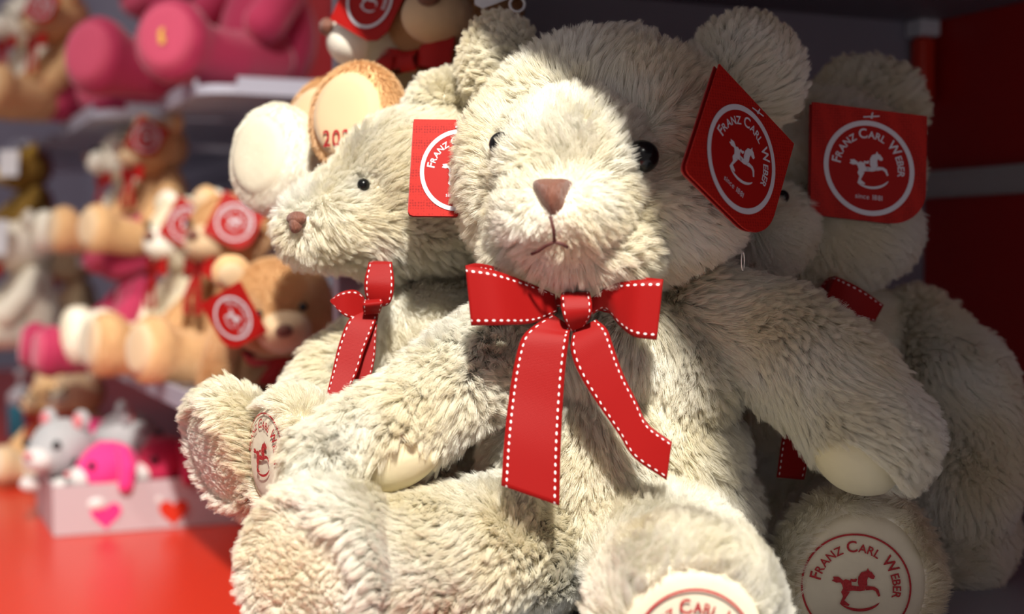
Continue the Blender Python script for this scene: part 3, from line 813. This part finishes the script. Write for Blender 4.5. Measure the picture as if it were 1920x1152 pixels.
# ================================================================== SMALL PLUSH
def small_bow(parent, c, fwd, s, mat, tails=True):
    """tied bow: two loops, a knot, two tails, in the plane facing fwd"""
    x, y, n = frame_from(fwd)
    V, F_, o = [], [], 0
    def band(pts, w0, w1):
        nonlocal o
        k = len(pts)
        for i, (a, bb, cc) in enumerate(pts):
            w = w0 + (w1 - w0) * i / (k-1); t = pts[min(i+1, k-1)]; q = pts[max(i-1, 0)]
            dx, dy = t[0]-q[0], t[1]-q[1]; L = math.hypot(dx, dy) or 1; px, py = -dy/L*w, dx/L*w
            V.append(c + x*(a+px)*s + y*(bb+py)*s + n*cc*s); V.append(c + x*(a-px)*s + y*(bb-py)*s + n*cc*s)
        for i in range(k-1): F_.append((o+2*i, o+2*i+1, o+2*i+3, o+2*i+2))
        o += 2*k
    for sg in (-1, 1):
        band([(0,0,.004),(sg*.012,.002,.010),(sg*.026,.002,.010),(sg*.034,.001,.004)], .004, .012)
        band([(sg*.034,.001,.004),(sg*.022,.003,-.002),(0,0,0)], .012, .004)
        if tails: band([(0,0,.004),(sg*.007,-.014,.008),(sg*.013,-.030,.010),(sg*.016,-.048,.008)], .005, .010)
    band([(0,-.007,.008),(0,0,.013),(0,.007,.008)], .007, .007)
    return mesh_obj('neck_bow', V, F_, mat, parent, smooth=True)

def ellipsoid_obj(name, c, r, mat, parent, axes=None, sub=3):
    V, Fc = lobes_mesh([E_(c, r, axes)], sub); return mesh_obj(name, V, Fc, mat, parent)

def small_bear(label, px, py, d, yaw=-66, s=1.0, body='brown_skin', pad='tan_pad', muz='tan_pad', head_yaw=0, head_tilt=0, tilt=0, tagside=None, tagcol=None, bow=True, furmat=None, fn=9000, prone=0, sole=0, tuck=0, tails=True, cat='teddy bear', group='small plush bears', foot_up=0, number=None, spread=.050, ears=True, muzl=.02, gold=False, nm='small_teddy_bear'):
    """seated plush, base at (px, py) on the photo plane of depth d; built facing -Y then turned"""
    t = thing(nm, label, cat, group); t.location = P(px, py, d); t.rotation_euler = (math.radians(prone), math.radians(tilt), math.radians(yaw)); t.scale = (s, s, s)
    B = M[body]; PD = M[pad]
    hc = Vector((0, -.012, .158)); Hm = Matrix.Rotation(math.radians(head_yaw), 3, 'Z') @ Matrix.Rotation(math.radians(head_tilt), 3, 'X')
    H = lambda x, y, z: hc + Hm @ Vector((x, y, z))
    ax = (Hm @ Vector((1,0,0)), Hm @ Vector((0,1,0)), Hm @ Vector((0,0,1)))
    head = stuffed('head', [E_(hc, (.046, .042, .040), ax), E_(H(0,-.012,-.012), (.042,.036,.030), ax)], .005, B, t, 4)
    mz = stuffed('muzzle', [E_(H(0,-.042,-.012), (.024, .022, .019), ax)], .004, M[muz], t, 2)
    ellipsoid_obj('nose', H(0,-.064,-.004), (.008,.005,.006), M['nose'], t, ax, 2)
    for sg in (-1, 1):
        ellipsoid_obj('eye', H(sg*.019,-.046,.008), .0042, M['eye'], t, None, 2)
        if ears:
            e = stuffed('ear', [E_(H(sg*.037,.004,.033), (.0185,.009,.018), ax)], .004, B, t, 2)
            ellipsoid_obj('inner_ear', H(sg*.037,-.004,.033), (.012,.004,.012), PD, e, ax, 2)
    torso = stuffed('torso', [E_((0,0,.055),(.046,.040,.055)), E_((0,0,.095),(.034,.030,.035))], .005, B, t, 4)
    parts = [head, torso]; discs = {}
    for sg in (-1, 1):
        a = stuffed('arm', chain([(sg*.034,-.004,.112),(sg*.056,-.022,.082),(sg*.064,-.048,.055)], [.014,.017,.018]), .005, B, t, 3); parts.append(a)
        fz = .040 + foot_up; fy = -.128 + (tuck if sg < 0 else 0)
        dsc = Disc((sg*spread*1.15, fy, fz), (sg*.12 + math.tan(math.radians(sole)), -1, .12), .030, .034, .017)
        if prone: dsc = Disc((sg*spread, -.005, -.085), (0, 0, -1), .026, .028, .016, up=Vector((0,-1,0)))
        l = stuffed('leg', (chain([(sg*.028, 0, .02), (sg*spread, 0, -.07)], [.026, .023]) if prone else chain([(sg*.028,-.025,.030),(sg*spread,(fy-.022)/2,.028+foot_up*.5),(sg*spread*1.1,fy+.016,.034+foot_up)], [.027,.024,.026])) + [dsc.lobe()], .005, B, t, 3); parts.append(l)
        discs[l.name] = dsc
        dsc.pad('foot_pad', PD, l, .82, .002, 6, 24)
        if number and sg == 1:
            f = Flat(); f.line_text(number, -.05, -1.02, .72, .01); f.build('embroidered_number', lambda x, y: dsc.at(x*.55, y*.55, .0035), M['embroidery'], l)
        if gold and sg == 1:
            f = Flat(); f.poly([(-.06,-.2),(.06,-.2),(.10,-.1),(.02,.0),(.06,.16),(-.06,.16),(-.10,.02)]); f.build('gold_embroidery', lambda x, y: dsc.at(x, y, .0035), M['gold_thread'], l)
    if furmat:
        for i, o in enumerate(parts):
            k = discs[o.name].keep(.8) if o.name in discs and (number or body != 'cream_skin') else None
            fur(o, fn * (1.6 if i < 2 else .8), .0034, .00015, M[furmat], 50 + i, toward((0,-.3,-1)), None, k, clump=.0016, clumpw=.3, npts=4)
    if bow: small_bow(t, Vector((0,-.045,.118)), Vector((0,-1,.1)), 1.0, M['tag_flat'], tails)
    if tagside:
        sx = tagside; c = H(sx*.036, -.040, .008); x, y, n = frame_from(Hm @ Vector((sx*.6,-.85,.1)))
        hs = .023
        if tagcol == 'white':
            vs = [c + x*a*hs + y*bb*hs + n*z for z in (.004,.005) for a, bb in ((-1,-1.1),(1,-1.1),(1,1.1),(-1,1.1))]
            mesh_obj('hang_tag', vs, [(0,1,2,3),(4,5,6,7),(0,1,5,4),(1,2,6,5),(2,3,7,6),(3,0,4,7)], M['white_card'], t, smooth=False)
        else:
            r_ = math.radians(-28); xx = x*math.cos(r_)+y*math.sin(r_); yy = y*math.cos(r_)-x*math.sin(r_)
            o = [c + xx*a*hs*1.05 + yy*bb*hs*1.05 + n*z for z in (.006,.007) for a, bb in ((-1,1),(1,1),(1,-.5),(.8,-.85),(.5,-1),(-1,-1))]
            g = mesh_obj('hang_tag', o, [(5,4,3,2,1,0),(6,7,8,9,10,11)] + [(i,(i+1)%6,6+(i+1)%6,6+i) for i in range(6)], M['tag_flat'], t, smooth=False)
            EMB.build('printed_emblem', lambda a, bb: c + xx*a*hs*.82 + yy*bb*hs*.82 + n*.0078, M['silver'], g)
    return t

CREAM = dict(body='cream_skin', pad='cream_pad', muz='cream_skin')
# pair above the left bear
small_bear('small golden brown bear above the profile bear, sole stitched with a year', 875, 460, 1.30, yaw=-42, s=1.35, tails=False, head_yaw=30, head_tilt=0, furmat='brown_fur', number='2021', sole=10, spread=.03, tuck=.035, foot_up=.033, fn=48000)
small_bear('small cream bear beside the brown one at top, red tag over its face', 815, 486, 1.33, yaw=-60, s=1.36, tails=False, sole=20, spread=.03, furmat='cream_fur', tagside=1, head_yaw=-8, fn=40000, foot_up=.022, tuck=.05, **CREAM)
# its little shelf, fixed to the divider
ps = board('small_shelf', CORNER, -.155, -.002, -.70, -.40, -.016, -.004, M['tray']); tag(ps, 'small grey shelf under the brown and cream pair at the divider', 'shelf')
# lying brown bear
small_bear('brown bear slumped on the lower shelf behind the profile bear, head down', 546, 665, 1.72, yaw=5, s=1.22, head_yaw=10, head_tilt=-48, prone=65, furmat='brown_fur', tagside=-1, fn=24000)
# tagged pair on the lower shelf
small_bear('brown bear with round-ringed red tag, right one of the tagged pair on the lower shelf', 455, 712, 1.95, yaw=-52, s=1.28, tagside=1, furmat='brown_fur', fn=12000, head_yaw=25)
small_bear('cream bear with red tag leaning behind the brown one on the lower shelf', 375, 692, 2.12, yaw=-60, s=1.28, tagside=1, furmat='cream_fur', fn=12000, head_yaw=30, **CREAM)
# middle height
small_bear('brown bear with loose red bow sitting alone on the middle shelf', 310, 484, 2.25, yaw=-50, s=1.10, tagside=1, furmat='brown_fur', fn=4000, head_yaw=10)
small_bear('cream bear half hidden behind the red-bowed brown bear on the middle shelf', 255, 482, 2.42, yaw=-60, s=1.08, furmat='cream_fur', fn=3000, **CREAM)
# top left
small_bear('cream bear with red bow at the far upper left', 68, 228, 2.75, yaw=-45, s=1.20, furmat='cream_fur', fn=3000, **CREAM)
small_bear('brown bear with dark red tag, beside the cream one at the far upper left', 130, 232, 2.60, yaw=-50, s=1.20, tagside=1, furmat='brown_fur', fn=3000)
# olive and pink, middle far left
small_bear('olive bear with white round tag on the far middle shelf', 62, 470, 2.65, yaw=-55, s=.95, body='olive_skin', pad='olive_pad', muz='olive_pad', tagside=1, tagcol='white', bow=False)
# lower far left
small_bear('cream bear with white square tag on its head, far left of the lower shelves', 60, 655, 2.60, yaw=-62, s=1.22, furmat='cream_fur', tagside=1, tagcol='white', fn=3000, **CREAM)
small_bear('beige bear half hidden between the white-tagged bear and the pink plush', 150, 650, 2.80, yaw=-60, s=1.05, body='tan_pad', pad='cream_pad', muz='cream_pad')
# on the counter behind the box
small_bear('beige bear sitting on the red counter behind the pink card box', 165, 905, 2.35, yaw=-40, s=.95, body='tan_pad', pad='cream_pad', muz='cream_pad')
small_bear('brown bear on the red counter behind the box, beside the beige bear', 105, 890, 2.45, yaw=-40, s=.85)

# big pink plush
PK = dict(body='pink_skin', pad='pink_pad', muz='pink_pad', cat='plush toy', group='big pink plush toys', nm='pink_plush_toy', bow=False)
small_bear('large deep pink plush with gold stitching on its long raised sole, on the near shelf', 503, 192, 2.2, yaw=-45, s=1.8, sole=28, gold=True, foot_up=-.008, **PK)
small_bear('second large crimson pink plush further along the upper shelf', 340, 240, 2.6, yaw=-50, s=1.5, sole=25, foot_up=-.004, **PK)
small_bear('pink plush behind the olive bear on the far middle shelf', 70, 480, 2.95, yaw=-66, s=1.15, **PK)
small_bear('pink plush slumped at the near end of the far lower shelf, one leg hanging forward', 262, 690, 2.22, yaw=-62, s=1.15, foot_up=-.01, **PK)

# ------------------------------------------------------------------ box of mini plush on the counter
BX = P(100, 1008, 1.885); BX.z = ZC
def bb(u0, u1, v0, v1, z0, z1, mat, nm='x', parent=None, bevel=0): return board(nm, BX, u0, u1, v0, v1, z0, z1, mat, parent, bevel=bevel)
bx = thing('display_box', 'low pale pink card display box of tiny plush on the red counter', 'box')
join_into('tray_walls', [bb(0,.004,0,.36,0.001,.068,M['box_card']), bb(.216,.22,0,.36,0.001,.068,M['box_card']), bb(.004,.216,0,.004,0.001,.068,M['box_card']), bb(.004,.216,.356,.36,0.001,.068,M['box_card']), bb(.004,.216,.004,.356,0.001,.004,M['box_card'])], bx)
def heart(name, v, z, s, mat):
    pts = []
    for i in range(40):
        a = 2*math.pi*i/40; pts.append((16*math.sin(a)**3/16, (13*math.cos(a)-5*math.cos(2*a)-2*math.cos(3*a)-math.cos(4*a))/16))
    n = len(pts); q = [BX + U*(-.0006-.001*k) + Vv*(v+a*s) + Z*(z+b_*s) for k in (0,1) for a, b_ in pts]
    tri = tessellate_polygon([[Vector((a,b_,0)) for a, b_ in pts]])
    return mesh_obj(name, q, [tuple(x) for x in tri]+[tuple(i+n for i in reversed(x)) for x in tri]+[(i,(i+1)%n,n+(i+1)%n,n+i) for i in range(n)], mat, bx, smooth=False)
heart('pink_heart', .068, .026, .020, M['hot_pink']); heart('red_heart', .158, .024, .020, M['red_counter'])

def mini(label, px, py, d, s, body, muz, yaw, floppy=True, seed=0, cat='mini plush'):
    t = thing('mini_plush_toy', label, cat, 'tiny plush toys in the card box'); t.location = P(px, py, d); t.rotation_euler = (0, 0, math.radians(yaw)); t.scale = (s, s, s)
    B, W = M[body], M[muz]
    stuffed('head', [E_((0,0,0),(.036,.038,.033)), E_((0,-.012,-.006),(.034,.032,.028))], .004, B, t, 3)
    stuffed('muzzle', [E_((0,-.040,-.010),(.019,.015,.014))], .0035, W, t, 2)
    ellipsoid_obj('nose', (0,-.055,-.004), (.006,.004,.004), M['rose_patch'], t, None, 2)
    for sg in (-1,1):
        ellipsoid_obj('eye', (sg*.022,-.034,.007), .0052, M['eye'], t, None, 2)
        if floppy: stuffed('ear', chain([(sg*.030,.004,.022),(sg*.042,.004,.002),(sg*.043,.0,-.018)], [.009,.011,.010]), .0035, B, t, 2)
        else:
            e = stuffed('ear', [E_((sg*.024,.004,.030),(.012,.007,.014))], .0035, B, t, 1); ellipsoid_obj('inner_ear', (sg*.024,-.003,.030), (.007,.003,.009), M['rose_patch'], e, None, 2)
        stuffed('paw', [E_((sg*.022,-.028,-.040),(.012,.014,.010))], .0035, W, t, 1)
    stuffed('body', [E_((0,.022,-.038),(.030,.032,.026))], .004, B, t, 2)
    return t
mini('tiny pale grey plush with rose patch at the left end of the card box', 118, 838, 1.98, 1.22, 'grey_plush', 'white_plush', -25, False)
mini('tiny pale grey plush behind the hot pink one in the card box', 238, 825, 2.04, 1.25, 'grey_plush', 'white_plush', 110, False)
mini('tiny hot pink plush with black eye and white muzzle, front of the card box', 205, 876, 1.95, 1.10, 'hot_pink', 'white_plush', -48)
mini('tiny crimson plush right of the hot pink one in the card box', 312, 866, 1.99, 1.12, 'crimson', 'white_plush', -40)
mini('tiny pink plush at the back of the card box between the grey ones', 160, 818, 2.06, .85, 'hot_pink', 'white_plush', 170)

# pump bottle on the counter
bt = thing('pump_bottle', 'clear pump bottle with teal liquid at the far left of the counter', 'bottle'); bt.location = P(42, 822, 2.93); bt.location.z = ZC
def lathe(name, prof, mat, parent, seg=28):
    vs = [(r*math.cos(2*math.pi*j/seg), r*math.sin(2*math.pi*j/seg), z) for r, z in prof for j in range(seg)]
    fs = [(i*seg+j, i*seg+(j+1)%seg, (i+1)*seg+(j+1)%seg, (i+1)*seg+j) for i in range(len(prof)-1) for j in range(seg)]
    fs += [tuple(range(seg-1,-1,-1)), tuple(range((len(prof)-1)*seg, len(prof)*seg))]
    return mesh_obj(name, vs, fs, mat, parent)
lathe('body', [(.027,.001),(.029,.004),(.029,.066),(.028,.072)], M['teal'], bt)
lathe('shoulder', [(.0282,.072),(.028,.088),(.022,.098),(.010,.104),(.010,.112)], M['white_plastic'], bt)
lathe('pump', [(.006,.112),(.006,.130),(.012,.131),(.012,.140),(.003,.142)], M['white_plastic'], bt)

# every group's Empty stands at the base of its thing
bpy.context.view_layer.update()
for root in [o for o in SC.objects if o.type == 'EMPTY' and o.parent is None and o.location.length < 1e-6]:
    pts = []
    def gather(o):
        if o.type == 'MESH': pts.extend([o.matrix_world @ Vector(c) for c in o.bound_box])
        for c in o.children: gather(c)
    gather(root)
    if not pts: continue
    base = Vector(((min(p.x for p in pts) + max(p.x for p in pts)) / 2, (min(p.y for p in pts) + max(p.y for p in pts)) / 2, min(p.z for p in pts)))
    root.location = base
    for c in root.children: c.location = c.location - base
